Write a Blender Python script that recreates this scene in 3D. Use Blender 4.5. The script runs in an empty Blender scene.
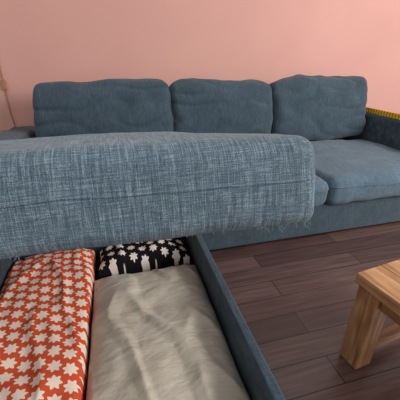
import bpy, bmesh, math, random
from mathutils import Vector, Matrix, noise, Euler
random.seed(4)
S=bpy.context.scene
S.view_settings.view_transform='Standard'
COL=bpy.context.collection

def lin(r,g,b):
    f=lambda c:(c/255/12.92) if c/255<=0.04045 else ((c/255+0.055)/1.055)**2.4
    return (f(r),f(g),f(b),1)

# ------------------------------------------------------------ node helpers
class NB:
    def __init__(s,name):
        s.m=bpy.data.materials.new(name); s.m.use_nodes=True
        s.t=s.m.node_tree; s.b=s.t.nodes['Principled BSDF']
        s.tc=s.t.nodes.new('ShaderNodeTexCoord')
    def n(s,ty,**k):
        x=s.t.nodes.new(ty)
        for a,v in k.items(): setattr(x,a,v)
        return x
    def l(s,a,b): s.t.links.new(a,b)
    def mapping(s,scale=(1,1,1),rot=(0,0,0),loc=(0,0,0),src='Object'):
        m=s.n('ShaderNodeMapping'); m.inputs['Scale'].default_value=scale
        m.inputs['Rotation'].default_value=rot; m.inputs['Location'].default_value=loc
        s.l(s.tc.outputs[src],m.inputs['Vector']); return m.outputs[0]
    def noise(s,vec,scale=1,detail=3,rough=.5):
        x=s.n('ShaderNodeTexNoise'); x.inputs['Scale'].default_value=scale
        x.inputs['Detail'].default_value=detail; x.inputs['Roughness'].default_value=rough
        s.l(vec,x.inputs['Vector']); return x.outputs[0]
    def math(s,op,a,b=None):
        x=s.n('ShaderNodeMath',operation=op)
        for i,v in enumerate((a,b)):
            if v is None: continue
            if isinstance(v,(int,float)): x.inputs[i].default_value=v
            else: s.l(v,x.inputs[i])
        return x.outputs[0]
    def ramp(s,fac,stops):
        x=s.n('ShaderNodeValToRGB'); e=x.color_ramp.elements
        while len(e)<len(stops): e.new(.5)
        for i,(p,c) in enumerate(stops): e[i].position=p; e[i].color=c
        s.l(fac,x.inputs[0]); return x.outputs[0]
    def mix(s,fac,a,b,mode='MIX'):
        x=s.n('ShaderNodeMix',data_type='RGBA',blend_type=mode)
        for i,v in ((0,fac),(6,a),(7,b)):
            if isinstance(v,(int,float)): x.inputs[i].default_value=v
            elif isinstance(v,tuple): x.inputs[i].default_value=v
            else: s.l(v,x.inputs[i])
        return x.outputs[2]
    def bump(s,h,strength,dist):
        x=s.n('ShaderNodeBump'); x.inputs['Strength'].default_value=strength
        x.inputs['Distance'].default_value=dist
        s.l(h,x.inputs['Height']); s.l(x.outputs[0],s.b.inputs['Normal'])
    def fin(s,col,rough=.9,spec=.2):
        if isinstance(col,tuple): s.b.inputs['Base Color'].default_value=col
        else: s.l(col,s.b.inputs['Base Color'])
        s.b.inputs['Roughness'].default_value=rough
        s.b.inputs['Specular IOR Level'].default_value=spec
        return s.m

def fabric(name,dark,mid,light,k=1.0):
    b=NB(name)
    wx=b.noise(b.mapping((22,520*k,520*k)),1,2)      # threads along x
    wz=b.noise(b.mapping((460*k,22,22)),1,2)         # threads along y/z
    slub=b.noise(b.mapping((120*k,9,9)),1,3)
    fine=b.noise(b.mapping((1,1,1)),420*k,2)
    big=b.noise(b.mapping((1,1,1)),7,3)
    t=b.math('ADD',b.math('MULTIPLY',wx,.28),b.math('MULTIPLY',wz,.32))
    t=b.math('ADD',t,b.math('MULTIPLY',fine,.24))
    t=b.math('ADD',t,b.math('MULTIPLY',slub,.16))
    c=b.ramp(t,[(.37,dark),(.5,mid),(.63,light)])
    g=b.ramp(big,[(.3,(.88,.88,.88,1)),(.7,(1.1,1.1,1.1,1))])
    c=b.mix(1.0,c,g,'MULTIPLY')
    b.bump(t,.8,.005)
    b.b.inputs['Sheen Weight'].default_value=.15
    return b.fin(c,.95,.1)
FAB=fabric('linen_blue_lit_lid',lin(58,74,88),lin(92,110,123),lin(142,157,167))  # sofa linen lightened, daylight on the lid is put into the colour
FABS=fabric('linen_blue_lit_seat',lin(58,76,90),lin(82,101,115),lin(112,131,143),1.3)  # same linen in a middle tone, light on the seats painted in
FAB_SHADE=fabric('linen_blue_shaded',lin(43,55,66),lin(61,76,87),lin(86,101,111),1.3)  # same linen darkened, shade on back cushions, arms and base painted in
def plain(name,c,rough=.6,spec=.4,metal=0):
    b=NB(name); n=b.noise(b.mapping(),40,3)
    g=b.ramp(n,[(.3,(.88,.88,.88,1)),(.7,(1.05,1.05,1.05,1))])
    b.b.inputs['Metallic'].default_value=metal
    return b.fin(b.mix(1.0,c,g,'MULTIPLY'),rough,spec)

def stars(name,ca,cb,cell,npt=7,r0=.30,r1=.17):
    """printed cotton with rows of jagged star shapes"""
    b=NB(name)
    sx=b.n('ShaderNodeSeparateXYZ'); b.l(b.mapping((1/cell,1/cell,1/cell),(0,0,.35)),sx.inputs[0])
    y=b.math('MULTIPLY',sx.outputs[1],1.05); row=b.math('FLOOR',y)
    x=b.math('ADD',sx.outputs[0],b.math('MULTIPLY',row,.5)); colm=b.math('FLOOR',x)
    u=b.math('SUBTRACT',b.math('FRACT',x),.5); v=b.math('SUBTRACT',b.math('FRACT',y),.5)
    r=b.math('SQRT',b.math('ADD',b.math('MULTIPLY',u,u),b.math('MULTIPLY',v,v)))
    th=b.math('ARCTAN2',v,u)
    ph=b.math('ADD',b.math('MULTIPLY',row,1.9),b.math('MULTIPLY',colm,2.7))
    tri=b.math('PINGPONG',b.math('ADD',b.math('MULTIPLY',th,npt/(2*math.pi)),ph),.5)
    R=b.math('ADD',b.math('MULTIPLY',tri,2*r1),r0)
    m=b.math('LESS_THAN',r,R)
    c=b.mix(m,ca,cb)
    n=b.noise(b.mapping(),300,2); b.bump(n,.3,.002)
    return b.fin(c,.95,.1)
ORANGE=stars('orange_white_star_print',lin(204,82,50),lin(238,216,200),.054,7,.28,.19)
BLACKW=stars('black_white_star_print',lin(24,22,26),lin(228,218,208),.062,7,.22,.16)

b=NB('beige_sateen'); n=b.noise(b.mapping(),6,3); 
BEIGE=b.fin(b.ramp(n,[(.3,lin(184,173,158)),(.7,lin(203,193,178))]),.45,.4)
b.b.inputs['Sheen Weight'].default_value=.2
b.bump(b.noise(b.mapping((1,2.2,1),(0,0,.5)),11,5),.45,.035)

b=NB('pink_wall_paint'); n=b.noise(b.mapping(),1.2,3)
WALL=b.fin(b.ramp(n,[(.3,lin(207,155,145)),(.7,lin(215,163,152))]),.85,.2)
b.bump(b.noise(b.mapping(),120,3),.12,.003)

# floor planks
b=NB('dark_laminate')
br=b.n('ShaderNodeTexBrick'); b.l(b.mapping(),br.inputs['Vector'])
br.inputs['Scale'].default_value=1; br.inputs['Brick Width'].default_value=1.25
br.inputs['Row Height'].default_value=.125; br.inputs['Mortar Size'].default_value=.0022
br.inputs['Color1'].default_value=lin(78,60,57); br.inputs['Color2'].default_value=lin(112,88,82)
br.inputs['Mortar'].default_value=lin(34,24,24)
g=b.noise(b.mapping((3,60,1)),1,6,.65)
c=b.mix(1.0,br.outputs['Color'],b.ramp(g,[(.3,(.55,.53,.52,1)),(.7,(1.35,1.32,1.3,1))]),'MULTIPLY')
b.bump(b.math('SUBTRACT',b.math('MULTIPLY',g,.4),br.outputs['Fac']),.3,.002)
FLOOR=b.fin(c,.3,.6)

def wood(name,axis):
    b=NB(name)
    sc={'x':(3,45,45),'y':(45,3,45),'z':(45,45,3)}[axis]
    sc2={'x':(1.5,9,9),'y':(9,1.5,9),'z':(9,9,1.5)}[axis]
    g=b.noise(b.mapping(sc),1,6,.6); g2=b.noise(b.mapping(sc2),1,4,.6)
    kn=b.noise(b.mapping(),9,3)
    t=b.math('ADD',b.math('MULTIPLY',g,.45),b.math('MULTIPLY',g2,.40))
    t=b.math('ADD',t,b.math('MULTIPLY',kn,.15))
    c=b.ramp(t,[(.36,lin(84,52,32)),(.47,lin(158,110,72)),(.6,lin(202,156,112))])
    b.bump(g,.6,.005)
    return b.fin(c,.45,.4)
WX,WY,WZ=wood('rustic_wood_x','x'),wood('rustic_wood_y','y'),wood('rustic_wood_z','z')

# ------------------------------------------------------------ mesh helpers
def empty(name,loc=(0,0,0),rz=0):
    e=bpy.data.objects.new(name,None); COL.objects.link(e); e.location=loc
    e.rotation_euler=(0,0,rz); e.empty_display_size=.1; return e
def obj(name,me,mat,parent=None,loc=(0,0,0),rot=(0,0,0)):
    o=bpy.data.objects.new(name,me); COL.objects.link(o); me.materials.append(mat)
    o.location=loc; o.rotation_euler=rot
    if parent: o.parent=parent
    return o
def box(name,lo,hi,mat,parent=None,bev=.004,rot=(0,0,0)):
    c=[(a+b_)/2 for a,b_ in zip(lo,hi)]; h=[(b_-a)/2 for a,b_ in zip(lo,hi)]
    bm=bmesh.new(); bmesh.ops.create_cube(bm,size=2)
    for v in bm.verts: v.co=Vector((v.co.x*h[0],v.co.y*h[1],v.co.z*h[2]))
    if bev: bmesh.ops.bevel(bm,geom=bm.edges[:],offset=bev,segments=3,affect='EDGES',profile=.5)
    me=bpy.data.meshes.new(name); bm.to_mesh(me); bm.free()
    return obj(name,me,mat,parent,c,rot)
def shaper(h,r,puff=(0,0),wr=0,ws=5,seed=0,side=0.0,extra=None):
    def f(p):
        x,y,z=p
        inner=[max(hh-r,0) for hh in h]
        q=Vector([max(-i,min(i,c)) for i,c in zip(inner,(x,y,z))])
        d=Vector(p)-q
        if d.length>1e-7:
            q=q+d.normalized()*r
        u,v,w=q.x/h[0],q.y/h[1],q.z/h[2]
        cu,cv,cw=max(0,1-u*u),max(0,1-v*v),max(0,1-w*w)
        o=q.copy()
        k=(cu**.6)*(cv**.6)
        o.z+=w*(puff[0] if w>0 else puff[1])*k
        o.x+=u*side*cw*cv**.5; o.y+=v*side*cw*cu**.5
        if wr:
            s=Vector((seed*3.1,seed*7.7,seed*1.3))
            o+=noise.noise_vector(q*ws+s)*wr+noise.noise_vector(q*ws*3+s)*wr*.35
        if extra: o=extra(o,u,v,w)
        return o
    return f
def cushion(name,h,r,mat,parent,loc,rot=(0,0,0),cuts=44,**k):
    f=shaper(h,r,**k)
    bm=bmesh.new(); bmesh.ops.create_cube(bm,size=2)
    bmesh.ops.subdivide_edges(bm,edges=bm.edges[:],cuts=cuts,use_grid_fill=True)
    w=lambda t:.35*t+.65*math.sin(math.pi/2*t)
    for v in bm.verts:
        v.co=f((w(v.co.x)*h[0],w(v.co.y)*h[1],w(v.co.z)*h[2]))
    for fc in bm.faces: fc.smooth=True
    me=bpy.data.meshes.new(name); bm.to_mesh(me); bm.free()
    return obj(name,me,mat,parent,loc,rot),f
def tube(name,pts_list,rad,mat,parent,loc=(0,0,0),rot=(0,0,0),cyc=False):
    cu=bpy.data.curves.new(name,'CURVE'); cu.dimensions='3D'; cu.bevel_depth=rad; cu.bevel_resolution=2
    for pts in pts_list:
        sp=cu.splines.new('POLY'); sp.points.add(len(pts)-1)
        for i,p in enumerate(pts): sp.points[i].co=(p[0],p[1],p[2],1)
        sp.use_cyclic_u=cyc
    o=bpy.data.objects.new(name,cu); COL.objects.link(o); cu.materials.append(mat)
    o.location=loc; o.rotation_euler=rot; o.parent=parent; return o
def ring(f,h,z,n=60):
    P=[]
    for i in range(n): P.append((-h[0]+2*h[0]*i/n,-h[1],z))
    for i in range(n): P.append((h[0],-h[1]+2*h[1]*i/n,z))
    for i in range(n): P.append((h[0]-2*h[0]*i/n,h[1],z))
    for i in range(n): P.append((-h[0],h[1]-2*h[1]*i/n,z))
    return [f(p) for p in P]

# ------------------------------------------------------------ room
YW=2.93
box('wall_back',(-3,YW,0),(4.5,YW+.1,2.6),WALL,bev=0)
box('floor',(-3,-3,-.05),(4.5,YW,0),FLOOR,bev=0)
WHITE=plain('white_paint',lin(225,220,212),.6)
box('baseboard_back',(-3,YW-.015,0),(4.5,YW,.09),WHITE,bev=.003)

# ------------------------------------------------------------ sofa
sofa=empty('sectional_sofa',(0.9,1.9,0))
def sp(o):
    o.parent=sofa; o.matrix_parent_inverse=Matrix.Translation((-.9,-1.9,0)); return o
def B(*a,**k): return sp(box(*a,**k))
def C(*a,**k):
    o,f=cushion(*a,**k); sp(o); return o,f
BLK=plain('black_leg',lin(25,22,22),.5)
B('seat_base',(.38,1.54,.035),(2.34,2.88,.27),FAB_SHADE,bev=.015)
B('chaise_rear_base',(-.65,1.60,.035),(.378,2.88,.27),FAB_SHADE,bev=.015)
B('back_frame',(-.88,2.66,.035),(2.6,2.9,.64),FAB_SHADE,bev=.03)
B('arm_left',(-.90,1.52,.035),(-.652,2.66,.66),FAB_SHADE,bev=.03)
B('arm_right',(2.345,1.48,.035),(2.6,2.9,.68),FAB_SHADE,bev=.03)
for i,(x,y) in enumerate([(-.8,1.6),(-.8,2.8),(2.5,1.56),(2.5,2.8),(.3,.42),(-.58,.42),(1.3,1.62)]):
    B('foot_%d'%i,(x-.03,y-.03,0),(x+.03,y+.03,.05),BLK)
def seat(nm,x0,x1,y0,y1,z0,z1,seed):
    h=((x1-x0)/2,(y1-y0)/2,(z1-z0)/2); c=((x0+x1)/2,(y0+y1)/2,(z0+z1)/2)
    o,f=C(nm,h,.055,FABS,None,c,puff=(.038,0),wr=.014,ws=4,seed=seed,side=.012)
    t=tube(nm+'_piping',[ring(f,h,h[2]*.45)],.0035,FABS,None,c,cyc=True); sp(t)
seat('seat_cushion_middle',.40,1.275,1.50,2.46,.262,.445,1)
seat('seat_cushion_right',1.28,2.335,1.50,2.46,.262,.445,2)
seat('seat_cushion_chaise',-.645,.385,1.72,2.46,.262,.445,3)
def backc(nm,x0,x1,zt,seed,lean=-12,roll=0,skew=0):
    w=(x1-x0)/2; hh=(zt-.45)/2
    s2=Vector((seed*1.7,seed*.9,3.1))
    def ex(o,u,v,wv):
        c=(abs(u)**4)
        if o.y>0: o.y-=.034*c*(o.y/hh)
        o.y+=skew*u*max(0,v)
        o.y+=.009*math.sin(u*4+seed)*max(0,v)
        if v>0: o.y+=.012*noise.noise(Vector((o.x*6,seed,0)))*v
        o.x*=1+.012*(1-v)*.5
        e=min(1,.45+max(abs(u),abs(v))**2)
        rr=abs(noise.noise(Vector((o.x*3,o.y*7,0))+s2))
        if wv>.2: o.z-=.017*e*max(0,1-rr*4)**1.5
        o.z*=1-.28*abs(v)**3
        if wv>0: o.z+=.012*(-v)*(1-u*u)      # slump, belly sits low
        return o
    h=(w,hh,.105)
    o,f=C(nm,h,.055,FAB_SHADE,None,((x0+x1)/2,2.53,.455+hh*1.0),rot=(math.radians(90+lean),0,math.radians(roll)),
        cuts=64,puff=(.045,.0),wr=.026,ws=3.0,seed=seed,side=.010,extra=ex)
    t=tube(nm+'_piping',[ring(f,h,h[2]*.1)],.004,FAB_SHADE,None,o.location[:],o.rotation_euler[:],cyc=True); sp(t)
backc('back_cushion_left',-.585,.425,1.008,5)
backc('back_cushion_middle',.43,1.315,.993,6,roll=-1,skew=-.012)
backc('back_cushion_right',1.32,2.30,1.012,9,roll=1,skew=.01)

# chaise storage box (open)
X0,X1,Y0,Y1,ZT=-.65,.365,.36,1.595,.30
B('box_side_right',(X1-.035,Y0,.035),(X1,Y1,ZT),FAB_SHADE,bev=.008)
B('box_side_left',(X0,Y0,.035),(X0+.035,Y1,ZT),FAB_SHADE,bev=.008)
B('box_front',(X0+.036,Y0,.035),(X1-.036,Y0+.035,ZT),FAB_SHADE,bev=.008)
B('box_rear',(X0+.036,Y1-.03,.035),(X1-.036,Y1,ZT),FAB_SHADE,bev=.004)
LIN=plain('black_lining',lin(28,27,30),.9,.1)
B('box_bottom',(X0+.036,Y0+.036,.035),(X1-.036,Y1-.031,.05),LIN,bev=.001)
# lid
TH=math.radians(12.5)
hl=(.515,.58,.089)
fy,fz=.475,.838
cy=fy+hl[1]*math.cos(TH)+hl[2]*math.sin(TH); cz=fz-hl[1]*math.sin(TH)+hl[2]*math.cos(TH)
LC=(-.127,cy,cz)
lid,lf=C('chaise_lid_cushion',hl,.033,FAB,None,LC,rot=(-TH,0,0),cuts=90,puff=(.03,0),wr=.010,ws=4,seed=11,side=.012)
sp(tube('lid_piping',[ring(lf,hl,hl[2]*.12,90)],.0026,FAB,None,LC,(-TH,0,0),cyc=True))
bd=box('lid_board',(-.42,-.42,-.01),(.42,.55,.01),LIN,bev=.003); 
bd.rotation_euler=(-TH,0,0)
off=Vector((0,math.sin(TH),math.cos(TH)))*(-hl[2]-.008)
bd.location=Vector(LC)+off; sp(bd)
MET=plain('dark_steel',lin(70,70,74),.35,.5,1)
for nm,x in (('lift_strut_right',.280),('lift_strut_left',-.56)):
    sp(tube(nm,[[(x,1.53,.12),(x,1.28,.62)]],.008,MET,None))
    sp(tube(nm+'_hinge',[[(x,1.54,.2),(x,1.52,.56)]],.011,MET,None))
# loose threads
th=[]
M=Matrix.Translation(LC)@Matrix.Rotation(-TH,4,'X')
def strand(p,ln,dirv):
    pts=[];q=Vector(p);d=Vector(dirv).normalized()
    for i in range(7):
        pts.append(q.copy()); d=(d+Vector((random.uniform(-.5,.5),random.uniform(-.4,.2),random.uniform(-.6,.1)))).normalized(); q=q+d*ln/6
    return pts
for i in range(60):
    x=random.uniform(.38,.515) if i<24 else random.uniform(-.5,.5)
    th.append(strand(M@lf((x,-hl[1],-hl[2])),random.uniform(.004,.026 if i<24 else .012),(random.uniform(-.3,.7),-.3,-1)))
for i in range(16):
    y=random.uniform(-.58,.3)
    th.append(strand(M@lf((.515,y,random.uniform(-.07,.07))),random.uniform(.004,.014),(1,0,random.uniform(-1,.3))))
for i in range(110):
    x=random.uniform(-.5,.5)
    th.append(strand(M@lf((x,random.uniform(-.58,-.1),hl[2])),random.uniform(.004,.012),(random.uniform(-1,1),-.5,1)))
for i in range(180):
    x=random.uniform(-.5,.51)
    th.append(strand(M@lf((x,-hl[1],random.uniform(-.08,.08))),random.uniform(.004,.014),(random.uniform(-1,1),-.6,random.uniform(-1,.6))))
THR=plain('loose_thread',lin(118,136,148),.9,.1)
sp(tube('loose_threads',th,.0004,THR,None))

# ------------------------------------------------------------ contents
def pil(name,h,mat,loc,rot,wr,ws,seed,sharp=.5,cuts=60,fold=1.6,waist=.05):
    def ff(p):
        u,v,w=p
        k=(max(0,1-u**4)**sharp)*(max(0,1-v**4)**sharp)
        q=Vector((u*h[0],v*h[1],0))
        q.x*=1-waist*(1-v*v); q.y*=1-waist*(1-u*u)
        q.z=w*(h[2]*k+.004)
        s=Vector((seed*3.3,seed,seed*2.2))
        o=noise.noise_vector(Vector((q.x*ws,q.y*ws,0))+s)*wr+noise.noise_vector(Vector((q.x*ws*2.6,q.y*ws*2.6,w))+s)*wr*.4
        rr=noise.noise(Vector((q.x*ws*1.3+q.y*2,q.y*ws*.5,seed*4.)))
        e=1-.8*max(abs(u),abs(v))**4
        o.x*=e; o.y*=e
        o.z=o.z*k*(1 if w>0 else .2)+ (wr*fold*(1-min(1,abs(rr)*5))*k if w>0 else 0)
        return q+o
    bm=bmesh.new(); bmesh.ops.create_cube(bm,size=2)
    bmesh.ops.subdivide_edges(bm,edges=bm.edges[:],cuts=cuts,use_grid_fill=True)
    for v in bm.verts:
        c=v.co
        v.co=ff((math.sin(c.x*math.pi/2)*.5+c.x*.5,math.sin(c.y*math.pi/2)*.5+c.y*.5,c.z))
    for fc in bm.faces: fc.smooth=True
    me=bpy.data.meshes.new(name); bm.to_mesh(me); bm.free()
    return obj(name,me,mat,None,loc,rot)
pil('bed_pillow',(.264,.405,.072),BEIGE,(.058,.895,.130),(0,0,0),.015,5,2,cuts=90,fold=1.2,waist=.02)
pil('patterned_blanket',(.200,.54,.078),ORANGE,(-.409,1.005,.137),(0,0,0),.014,6,5,.2,cuts=80,fold=1.3,waist=0)
pil('patterned_cushion',(.25,.105,.080),BLACKW,(.060,1.435,.137),(0,0,0),.010,6,8,.4)

# ------------------------------------------------------------ coffee table
tb=empty('coffee_table',(.80,.72,0),math.radians(7))
L,W,H=.62,1.0,.43
nb=5
for i in range(nb):
    a=i*L/nb
    box('top_plank_%d'%i,(a+.001,-W,H-.045),(a+L/nb-.001,0,H),WY,tb,bev=.004)
q=.085
for i,(x,y) in enumerate([(.012,-.012-q),(L-q-.012,-.012-q),(.012,-W+.012),(L-q-.012,-W+.012)]):
    box('leg_%d'%i,(x,y,0),(x+q,y+q,H-.046),WZ,tb,bev=.005)
box('apron_back',(.098,-.07,H-.11),(L-.098,-.04,H-.046),WX,tb)
box('apron_front',(.098,-W+.04,H-.11),(L-.098,-W+.07,H-.046),WX,tb)
box('apron_left',(.035,-W+.098,H-.11),(.065,-.098,H-.046),WY,tb)
box('apron_right',(L-.065,-W+.098,H-.11),(L-.035,-.098,H-.046),WY,tb)
box('stretcher_back',(.098,-.08,.05),(L-.098,-.035,.10),WX,tb)

# ------------------------------------------------------------ folding ruler on arm
b=NB('ruler_yellow')
w=b.n('ShaderNodeTexWave',wave_type='BANDS',bands_direction='Y'); w.inputs['Scale'].default_value=9
b.l(b.mapping(),w.inputs['Vector'])
RUL=b.fin(b.ramp(w.outputs['Fac'],[(.14,lin(130,98,34)),(.26,lin(240,190,50))]),.5,.3)
ru=empty('folding_ruler',(2.38,2.34,.68))
for i in range(4):
    dx=.008*i
    box('segment_%d'%i,(dx-.0035,-.24+.004*i,.001),(dx+.0035,.24-.006*i,.045),RUL,ru,bev=.001)
ru.rotation_euler=(0,0,math.radians(-5))

# ------------------------------------------------------------ wall cord with switch
CR=plain('cord_gold',lin(170,120,85),.5)
cd=empty('lamp_cord',(-.86,YW,.97))
tube('cable',[[(.0,-.006,1.2),(.003,-.008,.4),(0,-.01,.03)],[(0,-.01,-.04),(-.01,-.008,-.2),(.01,-.006,-.5),(0,-.006,-.93)]],.004,CR,cd)
box('switch_body',(-.014,-.026,-.04),(.014,-.002,.04),CR,cd,bev=.006)

# ------------------------------------------------------------ light
def area(nm,loc,tgt,size,e,c):
    l=bpy.data.lights.new(nm,'AREA'); l.shape='RECTANGLE'; l.size=size[0]; l.size_y=size[1]; l.energy=e; l.color=c
    o=bpy.data.objects.new(nm,l); COL.objects.link(o); o.location=loc
    o.rotation_euler=(Vector(tgt)-Vector(loc)).to_track_quat('-Z','Y').to_euler()
area('added_area_light',(3.9,-.9,2.4),(.7,1.6,.5),(2.2,1.6),190,(1,.975,.95))  # area light added for assumed daylight from the right, no window is built
w=bpy.data.worlds.new('World'); S.world=w; w.use_nodes=True
w.node_tree.nodes['Background'].inputs[0].default_value=(1,.98,.96,1)
w.node_tree.nodes['Background'].inputs[1].default_value=.66

# ------------------------------------------------------------ camera
cam=bpy.data.cameras.new('camera'); co=bpy.data.objects.new('camera',cam); COL.objects.link(co)
co.location=(0,0,1.15); cam.sensor_width=36; cam.lens=27; cam.clip_start=.01
co.rotation_euler=(math.radians(90-25),0,math.radians(-15))
S.camera=co
